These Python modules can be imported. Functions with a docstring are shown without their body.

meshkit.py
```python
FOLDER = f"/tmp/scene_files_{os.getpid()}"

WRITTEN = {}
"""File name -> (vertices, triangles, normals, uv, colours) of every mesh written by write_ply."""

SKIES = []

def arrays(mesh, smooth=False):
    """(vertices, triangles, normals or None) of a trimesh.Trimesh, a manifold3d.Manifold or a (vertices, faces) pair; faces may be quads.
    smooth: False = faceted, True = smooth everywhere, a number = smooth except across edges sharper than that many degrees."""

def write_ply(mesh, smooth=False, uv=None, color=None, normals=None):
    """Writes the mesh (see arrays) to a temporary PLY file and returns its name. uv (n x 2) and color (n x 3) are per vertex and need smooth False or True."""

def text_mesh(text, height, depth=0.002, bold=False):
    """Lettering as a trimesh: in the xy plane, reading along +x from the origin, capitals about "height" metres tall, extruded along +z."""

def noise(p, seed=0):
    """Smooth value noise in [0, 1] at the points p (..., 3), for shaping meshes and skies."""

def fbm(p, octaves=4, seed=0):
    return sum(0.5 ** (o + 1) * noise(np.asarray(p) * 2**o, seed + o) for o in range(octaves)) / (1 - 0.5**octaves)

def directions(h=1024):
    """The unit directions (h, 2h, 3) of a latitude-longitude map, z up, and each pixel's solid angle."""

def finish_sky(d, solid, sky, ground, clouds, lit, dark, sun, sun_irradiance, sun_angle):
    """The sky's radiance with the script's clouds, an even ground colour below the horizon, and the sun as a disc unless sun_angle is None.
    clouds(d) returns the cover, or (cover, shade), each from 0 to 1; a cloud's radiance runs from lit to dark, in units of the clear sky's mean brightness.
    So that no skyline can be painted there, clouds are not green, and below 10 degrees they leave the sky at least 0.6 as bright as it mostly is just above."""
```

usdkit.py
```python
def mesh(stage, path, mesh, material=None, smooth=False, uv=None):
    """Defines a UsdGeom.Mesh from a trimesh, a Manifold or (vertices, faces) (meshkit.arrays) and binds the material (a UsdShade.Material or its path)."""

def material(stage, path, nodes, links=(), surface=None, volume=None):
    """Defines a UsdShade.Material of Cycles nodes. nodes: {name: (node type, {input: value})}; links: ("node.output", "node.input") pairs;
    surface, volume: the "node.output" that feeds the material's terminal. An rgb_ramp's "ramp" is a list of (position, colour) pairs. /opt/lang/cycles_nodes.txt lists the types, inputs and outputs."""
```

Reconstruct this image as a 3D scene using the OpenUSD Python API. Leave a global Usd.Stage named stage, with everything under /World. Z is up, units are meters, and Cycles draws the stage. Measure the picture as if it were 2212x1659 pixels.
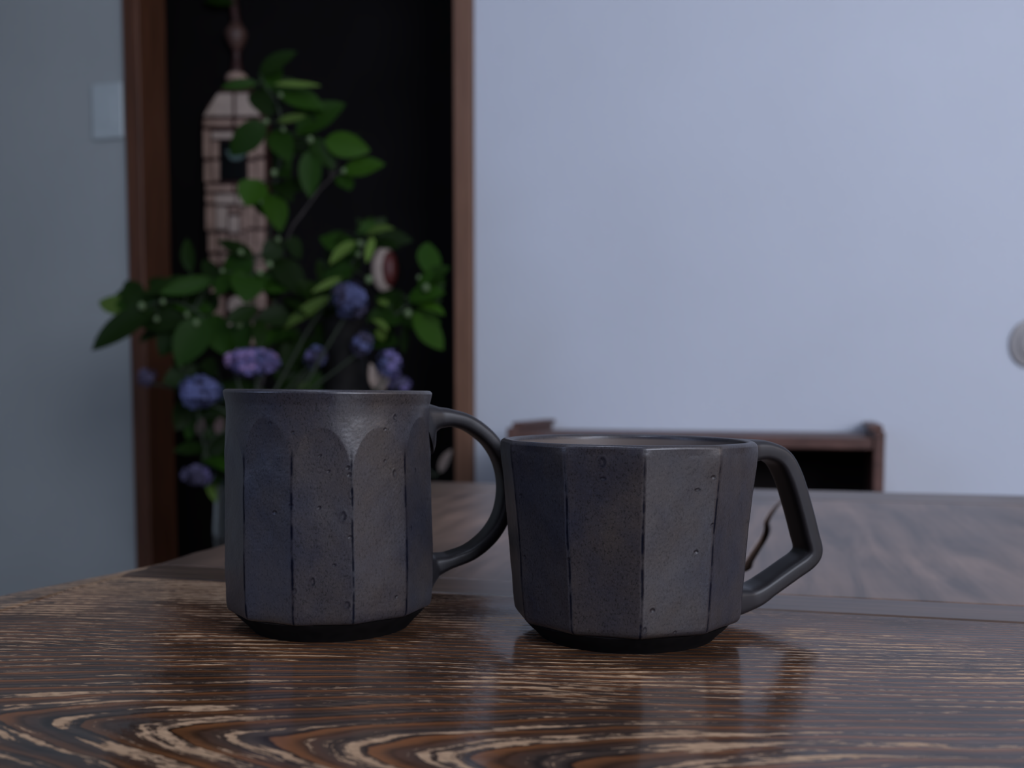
import math, random
import numpy as np, trimesh, usdkit, meshkit
from pxr import Usd, UsdGeom, UsdLux, UsdShade, Gf, Sdf, Vt

stage = Usd.Stage.CreateInMemory()
UsdGeom.Xform.Define(stage, '/World')
UsdGeom.Scope.Define(stage, '/World/Looks')
rng = random.Random(7)

# ------------------------------------------------------------------ camera
W, H, F = 2212.0, 1659.0, 2200.0
PX, PY = 1106.0, 1000.0                     # where the optical axis meets the picture (the lens is shifted)
TABLE_Z, CAM_H = 0.70, 0.096
CAM = np.array([0.0, 0.0, TABLE_Z + CAM_H])
PITCH = math.atan(152.0 / F)
cp, sp = math.cos(PITCH), math.sin(PITCH)
cam = UsdGeom.Camera.Define(stage, '/World/camera')
cam.AddTranslateOp().Set(Gf.Vec3d(*map(float, CAM)))
cam.AddRotateXOp().Set(90 - math.degrees(PITCH))
cam.CreateHorizontalApertureAttr(36.0)
cam.CreateVerticalApertureAttr(36.0 * H / W)
cam.CreateFocalLengthAttr(36.0 * F / W)
cam.CreateVerticalApertureOffsetAttr((PY - H / 2) / W * 36.0)
cam.CreateFStopAttr(10.0)
cam.CreateFocusDistanceAttr(0.372)
cam.CreateClippingRangeAttr(Gf.Vec2f(0.02, 100))
cam.CreateExposureAttr(1.95)

# ------------------------------------------------------------------ room axes and light
ROOM = math.radians(16.5)                   # the room is turned against the view
RU = np.array([math.cos(ROOM), -math.sin(ROOM), 0]); RV = np.array([math.sin(ROOM), math.cos(ROOM), 0])
def room(u, v, z): return RU * u + RV * v + np.array([0, 0, z])

def rect_light(name, pos, target, w, h, power, color):
    l = UsdLux.RectLight.Define(stage, '/World/' + name)
    p, t = np.array(pos, float), np.array(target, float)
    z = (p - t) / np.linalg.norm(p - t)
    x = np.cross([0, 0, 1.0], z); x /= np.linalg.norm(x); y = np.cross(z, x)
    m = Gf.Matrix4d(*x, 0, *y, 0, *z, 0, *p, 1)
    l.AddTransformOp().Set(m)
    l.CreateWidthAttr(w); l.CreateHeightAttr(h); l.CreateIntensityAttr(power); l.CreateColorAttr(Gf.Vec3f(*color))
    l.CreateNormalizeAttr(False)
    return l
rect_light('window_light', room(1.6, -0.9, 1.75), room(0.9, 2.15, 1.0), 1.3, 1.2, 3.0, (0.83, 0.88, 1.05))
rect_light('window_light_001', room(-1.6, -0.9, 1.6), room(-0.1, 0.42, 0.75), 0.8, 1.2, 0.65, (0.58, 0.74, 1.2))
rect_light('ceiling_light', room(-0.35, 0.15, 2.42), room(-0.2, 0.35, 0.7), 0.2, 0.2, 11.0, (0.75, 0.85, 1.1))  # unseen overhead light, added for the glints on the mug rims
rect_light('lamp_light', room(2.3, 0.1, 1.4), room(0.1, 0.4, 0.7), 0.5, 0.5, 1.8, (1.0, 0.76, 0.58))

# ------------------------------------------------------------------ helpers
_used = {}
def numbered(parent, name):
    k = (parent, name); n = _used.get(k, 0); _used[k] = n + 1
    return f'{parent}/{name}' if n == 0 else f'{parent}/{name}_{n:03d}'

class Thing:
    def __init__(self, name, label=None, cat=None, base=(0, 0, 0), group=None, kind=None):
        self.base = np.array(base, float)
        self.path = numbered('/World', name)
        x = UsdGeom.Xform.Define(stage, self.path); x.AddTranslateOp().Set(Gf.Vec3d(*map(float, base)))
        tag(x.GetPrim(), label, cat, group, kind)
    def part(self, name, mesh, material, smooth=30, parent=None, label=None, uv=None, kind=None):
        v, f, *_ = meshkit.arrays(mesh, False)
        path = numbered(parent or self.path, name)
        m = usdkit.mesh(stage, path, trimesh.Trimesh(v - self.base, f, process=False), material, smooth=smooth, uv=uv)
        tag(m.GetPrim(), label, None, None, kind)
        return path

def tag(p, label=None, cat=None, group=None, kind=None):
    for k, v in (('label', label), ('category', cat), ('group', group), ('kind', kind)):
        if v: p.SetCustomDataByKey(k, v)

def ray(px, py):
    x, y = (px - PX) / F, (PY - py) / F
    return np.array([x, cp + y * sp, -sp + y * cp])
def at(px, py, Y):
    r = ray(px, py); return CAM + r * (Y / r[1])
def at_z(px, py, z):
    r = ray(px, py); return CAM + r * ((z - CAM[2]) / r[2])
def at_v(px, py, v):
    r = ray(px, py); return CAM + r * ((v - CAM @ RV) / (r @ RV))

def join(*ms): return trimesh.util.concatenate([m for m in ms])
def box(lo, hi, bevel=0.0):
    lo, hi = np.array(lo, float), np.array(hi, float)
    if bevel <= 0:
        b = trimesh.creation.box(hi - lo); b.apply_translation((lo + hi) / 2); return b
    pts = []
    for s in np.ndindex(2, 2, 2):
        c = np.where(np.array(s) == 0, lo, hi); sg = np.where(np.array(s) == 0, 1, -1)
        for a in range(3):
            q = c.copy()
            for k in range(3):
                if k != a: q[k] += sg[k] * bevel
            pts.append(q)
    return trimesh.Trimesh(pts).convex_hull
def rbox(lo, hi, bevel=0.0):
    """a box given in room coordinates (u, v, z)"""
    b = box(lo, hi, bevel); v = b.vertices
    return trimesh.Trimesh(v[:, :1] * RU + v[:, 1:2] * RV + v[:, 2:] * [0, 0, 1], b.faces, process=False)

def spline(pts, n):
    """Catmull-Rom through the points, n samples"""
    P = np.array(pts, float); P = np.vstack([2 * P[0] - P[1], P, 2 * P[-1] - P[-2]])
    out = []
    for t in np.linspace(0, len(P) - 3 - 1e-9, n):
        i = int(t); s = t - i; a, b, c, d = P[i:i + 4]
        out.append(0.5 * ((2 * b) + (c - a) * s + (2 * a - 5 * b + 4 * c - d) * s * s + (3 * b - a - 3 * c + d) * s ** 3))
    return np.array(out)

def loft(rings, cap=True):
    """rings: (n, m, 3) closed loops"""
    R = np.array(rings); n, m = R.shape[:2]; v = R.reshape(-1, 3); f = []
    i, j = np.meshgrid(np.arange(n - 1), np.arange(m), indexing='ij'); j2 = (j + 1) % m
    a, b, c, d = i * m + j, i * m + j2, (i + 1) * m + j2, (i + 1) * m + j
    f = np.vstack([np.stack([a, b, c], -1).reshape(-1, 3), np.stack([a, c, d], -1).reshape(-1, 3)])
    if cap:
        v = np.vstack([v, R[0].mean(0), R[-1].mean(0)]); k = n * m
        jj = np.arange(m); j2 = (jj + 1) % m
        f = np.vstack([f, np.stack([np.full(m, k), j2, jj], 1), np.stack([np.full(m, k + 1), (n - 1) * m + jj, (n - 1) * m + j2], 1)])
    return trimesh.Trimesh(v, f, process=False)

def tube(path, r0, r1=None, n=7):
    P = np.array(path, float); r1 = r0 if r1 is None else r1
    T = np.gradient(P, axis=0); T /= np.linalg.norm(T, axis=1)[:, None]
    N = np.cross(T[0], [0.3, 1, 0.1]); N /= np.linalg.norm(N); rings = []
    for k in range(len(P)):
        N = N - T[k] * (N @ T[k]); N /= np.linalg.norm(N); B = np.cross(T[k], N)
        r = r0 + (r1 - r0) * k / (len(P) - 1); a = np.linspace(0, 2 * np.pi, n, endpoint=False)[:, None]
        rings.append(P[k] + r * (np.cos(a) * N + np.sin(a) * B))
    return loft(rings)

def lathe(prof, center, n=48):
    c = np.array(center, float); a = np.linspace(0, 2 * np.pi, n, endpoint=False)
    return loft([np.stack([c[0] + r * np.cos(a), c[1] + r * np.sin(a), np.full(n, c[2] + z)], 1) for r, z in prof])

# ------------------------------------------------------------------ materials
def mat(name, nodes, links=(), surface='p.BSDF', **k): return usdkit.material(stage, '/World/Looks/' + name, nodes, links, surface=surface, **k)

def plain(name, c, rough=0.5, vary=0.15, scale=30.0, spec=0.5, stretch=(1, 1, 1), bump=0.0):
    c = np.array(c, float)
    nodes = {'g': ('geometry', {}), 'm': ('mapping', {'scale': stretch}), 'n': ('noise_texture', {'scale': scale, 'detail': 5.0}),
             'r': ('rgb_ramp', {'ramp': [(0.3, tuple(c * (1 - vary))), (0.7, tuple(c * (1 + vary)))]}),
             'p': ('principled_bsdf', {'roughness': rough, 'specular_ior_level': spec})}
    links = [('g.position', 'm.vector'), ('m.vector', 'n.vector'), ('n.fac', 'r.fac'), ('r.color', 'p.base_color')]
    if bump:
        nodes['b'] = ('bump', {'strength': bump, 'distance': 0.002}); links += [('n.fac', 'b.height'), ('b.normal', 'p.normal')]
    return mat(name, nodes, links)

M = {}
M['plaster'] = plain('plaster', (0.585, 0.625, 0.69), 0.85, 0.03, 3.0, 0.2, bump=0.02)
M['shaded_left_plaster'] = plain('shaded_left_plaster', (0.33, 0.36, 0.36), 0.8, 0.04, 3.0, 0.2)  # same wall, colour darkened to carry the light falling off leftwards
M['ceiling'] = plain('ceiling_paint', (0.7, 0.7, 0.7), 0.9, 0.02, 3.0)
M['floor'] = plain('floor_wood', (0.10, 0.06, 0.04), 0.5, 0.3, 12.0, stretch=(1, 12, 1))
M['alcove'] = plain('alcove_black', (0.006, 0.0052, 0.0055), 0.85, 0.2, 6.0, 0.12)
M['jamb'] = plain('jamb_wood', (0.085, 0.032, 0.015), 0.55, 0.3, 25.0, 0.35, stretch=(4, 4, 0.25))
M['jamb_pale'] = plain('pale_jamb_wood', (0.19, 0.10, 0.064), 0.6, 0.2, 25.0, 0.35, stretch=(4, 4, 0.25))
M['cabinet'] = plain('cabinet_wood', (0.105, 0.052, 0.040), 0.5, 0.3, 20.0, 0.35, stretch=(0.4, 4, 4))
M['cabinet_shaded'] = plain('shaded_cabinet_wood', (0.012, 0.008, 0.007), 0.7, 0.3, 20.0, 0.2)  # cabinet wood with the shade behind the open front in its colour
M['switch'] = plain('switch_plastic', (0.41, 0.47, 0.48), 0.4, 0.02)
M['grey_switch'] = plain('grey_plastic', (0.33, 0.315, 0.31), 0.5, 0.05)
M['bench'] = plain('bench_wood', (0.03, 0.018, 0.012), 0.6, 0.3, 20.0)
M['dark_clay'] = plain('dark_clay', (0.006, 0.0055, 0.005), 0.7, 0.5, 60.0, 0.12)
M['tan'] = plain('tan_lacquer', (0.40, 0.275, 0.215), 0.5, 0.18, 40.0)
M['tan_pale'] = plain('pale_tan_lacquer', (0.50, 0.40, 0.33), 0.5, 0.12, 40.0)
M['dark_red'] = plain('dark_red_lacquer', (0.038, 0.012, 0.010), 0.5, 0.2, 40.0)
M['red'] = plain('red_lacquer', (0.11, 0.020, 0.016), 0.45, 0.2, 40.0)
M['knob_brown'] = plain('knob_brown', (0.085, 0.045, 0.035), 0.5, 0.2, 40.0)
M['black'] = plain('black_lacquer', (0.006, 0.007, 0.007), 0.3, 0.2, 40.0)
M['teal'] = plain('teal_lacquer', (0.10, 0.15, 0.14), 0.4, 0.2, 40.0)
M['cream'] = plain('cream_petal', (0.26, 0.205, 0.17), 0.7, 0.15, 80.0)
M['dusk'] = plain('dusky_petal', (0.10, 0.065, 0.06), 0.7, 0.2, 80.0)
M['stem'] = plain('stem_green', (0.014, 0.024, 0.008), 0.6, 0.3, 60.0)
M['twig'] = plain('twig_brown', (0.03, 0.024, 0.022), 0.7, 0.3, 60.0)
M['bud'] = plain('bud_green', (0.085, 0.13, 0.05), 0.6, 0.2, 60.0)
def leafmat(name, c):
    c = np.array(c)
    return mat(name, {'o': ('object_info', {}), 'r': ('rgb_ramp', {'ramp': [(0, tuple(c * 0.65)), (1, tuple(c * 1.35))]}),
                      'p': ('principled_bsdf', {'roughness': 0.55, 'specular_ior_level': 0.13}), 't': ('translucent_bsdf', {}), 'x': ('mix_closure', {'fac': 0.22})},
               [('o.random', 'r.fac'), ('r.color', 'p.base_color'), ('r.color', 't.color'), ('p.BSDF', 'x.closure1'), ('t.BSDF', 'x.closure2')], surface='x.closure')
M['leaf_dark'] = leafmat('dark_leaf', (0.0075, 0.021, 0.0015))
M['leaf'] = leafmat('green_leaf', (0.0135, 0.044, 0.0025))
M['leaf_bright'] = leafmat('bright_leaf', (0.03, 0.088, 0.004))
M['leaf_pale'] = leafmat('pale_leaf', (0.095, 0.16, 0.03))
M['violet'] = leafmat('violet_floret', (0.18, 0.155, 0.34))
M['blue'] = leafmat('blue_floret', (0.115, 0.13, 0.27))
M['mauve'] = leafmat('mauve_floret', (0.34, 0.22, 0.4))
M['dim_violet'] = leafmat('dim_violet_floret', (0.075, 0.068, 0.115))
M['glass'] = mat('vase_glass', {'p': ('principled_bsdf', {'base_color': (0.8, 0.86, 0.88), 'roughness': 0.03, 'transmission_weight': 1.0, 'ior': 1.45})})

def glaze(name, blue, brown, seed):
    nodes = {'g': ('geometry', {}), 'm': ('mapping', {'location': (seed, seed * 0.7, 0), 'scale': (1, 1, 0.7)}),
             'n': ('noise_texture', {'scale': 38.0, 'detail': 5.0, 'roughness': 0.6}), 'r': ('rgb_ramp', {'ramp': [(0.36, blue), (0.68, brown)]}),
             'n2': ('noise_texture', {'scale': 1500.0, 'detail': 2.0}), 'r2': ('rgb_ramp', {'ramp': [(0.30, (0.35,) * 3), (0.46, (1, 1, 1)), (0.60, (1, 1, 1)), (0.72, (1.4,) * 3)]}),
             'mm': ('mix_color', {'blend_type': 'multiply', 'fac': 1.0}),
             'e': ('attribute', {'attribute': 'edge'}), 'x': ('mix_color', {'blend_type': 'mix', 'b': (0.003, 0.0035, 0.008)}), 'in': ('attribute', {'attribute': 'inside'}), 'y': ('mix_color', {'blend_type': 'mix', 'b': (0.11, 0.088, 0.078)}),  # inner wall lightened: light reflected within the mug, put into the colour
             'rr': ('map_range', {'value': 0.5, 'from_min': 0.3, 'from_max': 0.7, 'to_min': 0.36, 'to_max': 0.50}),
             'b': ('bump', {'strength': 0.12, 'distance': 0.0004}),
             'sp': ('map_range', {'from_min': 0.0, 'from_max': 0.8, 'to_min': 0.42, 'to_max': 0.06, 'clamp': True}), 'cw': ('map_range', {'from_min': 0.0, 'from_max': 0.6, 'to_min': 0.22, 'to_max': 0.0, 'clamp': True}),
             'p': ('principled_bsdf', {'coat_roughness': 0.22})}
    links = [('g.position', 'm.vector'), ('m.vector', 'n.vector'), ('m.vector', 'n2.vector'), ('n.fac', 'r.fac'), ('n2.fac', 'r2.fac'), ('r.color', 'mm.a'), ('r2.color', 'mm.b'),
             ('mm.result', 'y.a'), ('in.fac', 'y.fac'), ('y.result', 'x.a'), ('e.fac', 'x.fac'), ('x.result', 'p.base_color'), ('n.fac', 'rr.value'), ('rr.result', 'p.roughness'), ('n2.fac', 'b.height'), ('b.normal', 'p.normal'), ('e.fac', 'sp.value'), ('e.fac', 'cw.value'), ('sp.result', 'p.specular_ior_level'), ('cw.result', 'p.coat_weight')]
    return mat(name, nodes, links)
M['glaze_a'] = glaze('tall_mug_glaze', (0.018, 0.0182, 0.0275), (0.034, 0.0255, 0.022), 0.0)
M['glaze_b'] = glaze('wide_mug_glaze', (0.0185, 0.0185, 0.027), (0.037, 0.028, 0.024), 3.1)
M['glaze_h'] = plain('handle_glaze', (0.012, 0.011, 0.013), 0.44, 0.35, 60.0, 0.4)
M['clay'] = plain('shaded_foot_clay', (0.0065, 0.0055, 0.0055), 0.9, 0.3, 200.0, 0.06)  # unglazed foot, colour also carries the shade on the downward chamfer

def front_wood():
    """old flat-sawn plank: parabola rings worn through to pale wood. uv is in metres: s along the plank, t across it"""
    n, L = {}, []
    def N(k, t, **a): n[k] = (t, a); return k
    def math_(k, op, a, b=None, c=None):
        v = {'math_type': op}
        for i, x in enumerate((a, b, c)):
            if x is None: continue
            if isinstance(x, str): L.append((x, f'{k}.value{i + 1}'))
            else: v[f'value{i + 1}'] = float(x)
        n[k] = ('math', v); return k + '.value'
    def noise(k, sx, sy, scale=1.0, detail=4.0, rough=0.55, off=0.0, dist=0.0):
        N(k + '_m', 'mapping', scale=(sx, sy, 1), location=(off, off * 1.7, 0)); L.append(('uv.UV', k + '_m.vector'))
        N(k, 'noise_texture', scale=scale, detail=detail, roughness=rough, distortion=dist); L.append((k + '_m.vector', k + '.vector')); return k + '.fac'
    def ramp(k, fac, stops): n[k] = ('rgb_ramp', {'ramp': stops}); L.append((fac, k + '.fac')); return k + '.color'
    def mixc(k, fac, a, b, mode='mix'):
        d = {'blend_type': mode}
        for s, x in (('fac', fac), ('a', a), ('b', b)):
            if isinstance(x, str): L.append((x, f'{k}.{s}'))
            else: d[s] = x
        n[k] = ('mix_color', d); return k + '.result'
    N('uv', 'uvmap', attribute='st')
    N('sep', 'separate_xyz'); L.append(('uv.UV', 'sep.vector'))
    w1 = noise('w1', 4, 10, detail=3.0); w2 = noise('w2', 26, 60, detail=5.0, off=2.0)
    t = math_('t1', 'multiply_add', w1, 0.026, 'sep.y'); t = math_('t2', 'subtract', t, T0 + 0.013)
    q = math_('q', 'power', math_('qa', 'absolute', t), 1.5); q = math_('q2', 'multiply', q, 11.5)
    f = math_('f1', 'subtract', q, 'sep.x'); f = math_('f2', 'multiply_add', w2, 0.016, f)
    ring = math_('ring', 'multiply', f, 1 / 0.029)
    phase = math_('phase', 'fraction', ring)
    fine = math_('fine', 'fraction', math_('fine1', 'multiply', ring, 3.0))
    base = ramp('base', phase, [(0.0, (0.050, 0.034, 0.026)), (0.15, (0.062, 0.045, 0.035)), (0.38, (0.042, 0.032, 0.027)), (0.60, (0.080, 0.042, 0.026)), (0.82, (0.145, 0.058, 0.022)), (0.955, (0.175, 0.070, 0.025)), (0.975, (0.028, 0.016, 0.011)), (1.0, (0.030, 0.018, 0.013))])
    stain = ramp('stain_r', noise('stain', 14, 26, detail=5.0, off=5.0), [(0.42, (1, 1, 1)), (0.62, (0.48, 0.50, 0.52))])
    base = mixc('bs', 1.0, base, stain, 'multiply')
    base = mixc('bf', 0.8, base, ramp('fr', fine, [(0.0, (0.35, 0.32, 0.3)), (0.4, (1.1, 1.06, 1.0)), (0.8, (1.05, 1, 1)), (1.0, (0.35, 0.32, 0.3))]), 'multiply')
    # wear: pale wood where the early-wood has flaked
    n['cx'] = ('combine_xyz', {}); L.append(('sep.x', 'cx.x')); L.append((math_('rg', 'multiply', ring, 0.12), 'cx.y'))
    N('c1m', 'mapping', scale=(34, 40, 1), location=(3, 5, 0)); L.append(('cx.vector', 'c1m.vector')); N('c1', 'noise_texture', scale=1.0, detail=6.0, roughness=0.66); L.append(('c1m.vector', 'c1.vector')); c1 = 'c1.fac'
    c2 = noise('c2', 9, 15, detail=4.0, off=3.0); c3 = noise('c3', 220, 420, detail=3.0, off=1.0)
    band = ramp('band', phase, [(0.0, (0.7,) * 3), (0.08, (1, 1, 1)), (0.36, (0.9,) * 3), (0.52, (0.2,) * 3), (0.64, (0, 0, 0)), (0.97, (0, 0, 0)), (1.0, (0.7,) * 3)])
    a = math_('ca', 'multiply_add', c2, 0.75, c1); a = math_('cb', 'multiply_add', c3, 0.22, a)
    n['bw'] = ('rgb_to_bw', {}); L.append((band, 'bw.color'))
    a = math_('cc', 'multiply_add', 'bw.val', 0.16, a)
    n['zx'] = ('map_range', {'from_min': -0.16, 'from_max': -0.27, 'to_min': 0.0, 'to_max': 1.0, 'clamp': True}); L.append(('sep.x', 'zx.value'))
    n['zy'] = ('map_range', {'from_min': 0.36, 'from_max': 0.44, 'to_min': 0.0, 'to_max': 0.17, 'clamp': True}); L.append(('sep.y', 'zy.value'))
    a = math_('cd', 'multiply_add', 'zx.result', 'zy.result', a)
    n['chip'] = ('map_range', {'from_min': CHIP, 'from_max': CHIP + 0.035, 'to_min': 0.0, 'to_max': 1.0, 'clamp': True}); L.append((a, 'chip.value'))
    n['halo'] = ('map_range', {'from_min': CHIP - 0.10, 'from_max': CHIP, 'to_min': 0.0, 'to_max': 0.4, 'clamp': True}); L.append((a, 'halo.value'))
    base = mixc('hal', 'halo.result', base, (0.10, 0.058, 0.036))
    pale = ramp('pr', c3, [(0.3, (0.26, 0.155, 0.085)), (0.7, (0.44, 0.29, 0.17))])
    # fine pale flecks along the grain
    k1 = noise('k1', 52, 560, detail=5.0, rough=0.6, off=13.0); k2 = noise('k2', 7, 11, detail=3.0, off=21.0)
    ka = math_('ka', 'multiply_add', k2, 0.75, k1)
    n['fleck'] = ('map_range', {'from_min': 1.045, 'from_max': 1.085, 'to_min': 0.0, 'to_max': 0.9, 'clamp': True}); L.append((ka, 'fleck.value'))
    n['fz'] = ('map_range', {'from_min': 0.275, 'from_max': 0.325, 'to_min': 0.0, 'to_max': 1.0, 'clamp': True}); L.append(('sep.y', 'fz.value'))
    n['fy'] = ('map_range', {'from_min': 0.38, 'from_max': 0.45, 'to_min': 1.0, 'to_max': 0.15, 'clamp': True}); L.append(('sep.y', 'fy.value'))
    fl = math_('flk', 'multiply', math_('flk0', 'multiply', 'fleck.result', 'fz.result'), 'fy.result')
    chipv = math_('cmax', 'maximum', 'chip.result', fl)
    col = mixc('col', chipv, base, pale)
    n['ro'] = ('map_range', {'from_min': 0.0, 'from_max': 1.0, 'to_min': 0.15, 'to_max': 0.5}); L.append((chipv, 'ro.value'))
    hgt = math_('h1', 'multiply_add', chipv, -0.5, fine); hgt = math_('h2', 'multiply_add', c3, 0.5, hgt)
    n['bump'] = ('bump', {'strength': 0.3, 'distance': 0.0006}); L.append((hgt, 'bump.height'))
    n['p'] = ('principled_bsdf', {'specular_ior_level': 0.5}); L.extend([(col, 'p.base_color'), ('ro.result', 'p.roughness'), ('bump.normal', 'p.normal')])
    return mat('front_plank_wood', n, L)

def board_wood(name, c0, c1, sx, sy, rough=0.33):
    n = {'uv': ('uvmap', {'attribute': 'st'}), 'm': ('mapping', {'scale': (sx, sy, 1)}), 'n': ('noise_texture', {'scale': 1.0, 'detail': 6.0, 'roughness': 0.6, 'distortion': 0.6}),
         'm2': ('mapping', {'scale': (9, 9, 1)}), 'n2': ('noise_texture', {'scale': 1.0, 'detail': 4.0}),
         'r': ('rgb_ramp', {'ramp': [(0.30, c0), (0.5, tuple((np.array(c0) + c1) / 2)), (0.72, c1)]}),
         'r2': ('rgb_ramp', {'ramp': [(0.35, (0.7, 0.7, 0.72)), (0.65, (1.2, 1.15, 1.1))]}), 'mm': ('mix_color', {'blend_type': 'multiply', 'fac': 1.0}),
         'b': ('bump', {'strength': 0.25, 'distance': 0.0008}), 'p': ('principled_bsdf', {'roughness': rough, 'specular_ior_level': 0.42})}
    L = [('uv.UV', 'm.vector'), ('uv.UV', 'm2.vector'), ('m.vector', 'n.vector'), ('m2.vector', 'n2.vector'), ('n.fac', 'r.fac'), ('n2.fac', 'r2.fac'), ('r.color', 'mm.a'), ('r2.color', 'mm.b'),
         ('mm.result', 'p.base_color'), ('n.fac', 'b.height'), ('b.normal', 'p.normal')]
    return mat(name, n, L)
T0, CHIP = 0.252, 1.17
M['front_wood'] = front_wood()
M['narrow_wood'] = board_wood('narrow_plank_wood', (0.045, 0.028, 0.020), (0.105, 0.064, 0.043), 6, 140, 0.32)
M['panel_wood'] = board_wood('panel_board_wood', (0.045, 0.029, 0.022), (0.20, 0.132, 0.098), 60, 5)
M['strip_wood'] = board_wood('back_strip_wood', (0.06, 0.042, 0.032), (0.15, 0.105, 0.080), 8, 130)
M['leg_wood'] = plain('leg_wood', (0.05, 0.035, 0.028), 0.5, 0.3, 20.0)

# ------------------------------------------------------------------ room shell
U0, U1, V0, V1, ZC = -2.4, 2.6, -2.0, 2.15, 2.5
def struct(name, mesh, m, smooth=False):
    path = numbered('/World', name)
    p = usdkit.mesh(stage, path, mesh, m, smooth=smooth); tag(p.GetPrim(), None, None, None, 'structure'); return path
def u_at(px, py, v): return float(at_v(px, py, v) @ RU)
AL, AR, AZ = u_at(318, 620, V1), u_at(984, 620, V1), 2.05        # clear opening of the alcove
AD = 0.34
JW = 0.045
struct('floor', rbox((U0, V0, -0.05), (U1, V1 + 0.5, 0)), M['floor'])
struct('ceiling', rbox((U0, V0, ZC), (U1, V1 + 0.5, ZC + 0.05)), M['ceiling'])
struct('wall_back', join(rbox((AR + JW, V1, 0), (U1, V1 + 0.1, ZC)), rbox((AL - JW, V1, AZ + JW), (AR + JW, V1 + 0.1, ZC))), M['plaster'])
struct('wall_back_left', rbox((U0, V1, 0), (AL - JW, V1 + 0.1, ZC)), M['shaded_left_plaster'])
struct('wall_left', rbox((U0 - 0.1, V0, 0), (U0, V1 + 0.1, ZC)), M['shaded_left_plaster'])
struct('wall_right', rbox((U1, V0, 0), (U1 + 0.1, V1 + 0.1, ZC)), M['plaster'])
struct('wall_front', rbox((U0, V0 - 0.1, 0), (U1, V0, ZC)), M['plaster'])
ALC = Thing('wall_alcove', None, None, room((AL + AR) / 2, V1, 0), kind='structure')
ALC.part('back_panel', rbox((AL - 0.24, V1 + AD, 0), (AR + 0.02, V1 + AD + 0.02, AZ + 0.02)), M['alcove'], False)
ALC.part('side_panel', rbox((AL - 0.24, V1 + 0.1, 0), (AL - 0.22, V1 + AD, AZ + 0.02)), M['alcove'], False)
ALC.part('side_panel', rbox((AR, V1 + 0.1, 0), (AR + 0.02, V1 + AD, AZ + 0.02)), M['alcove'], False)
ALC.part('front_panel', rbox((AL - 0.24, V1 + 0.1, 0), (AL - JW, V1 + 0.104, AZ + 0.02)), M['alcove'], False)
ALC.part('top_panel', rbox((AL - 0.22, V1 + 0.1, AZ), (AR, V1 + AD, AZ + 0.02)), M['alcove'], False)
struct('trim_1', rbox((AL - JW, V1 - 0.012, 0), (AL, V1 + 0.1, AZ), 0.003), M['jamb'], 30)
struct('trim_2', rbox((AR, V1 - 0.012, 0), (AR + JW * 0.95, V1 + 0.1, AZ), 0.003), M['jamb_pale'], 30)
struct('trim_3', rbox((AL - JW, V1 - 0.012, AZ), (AR + JW, V1 + 0.1, AZ + JW), 0.003), M['jamb'], 30)

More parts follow.
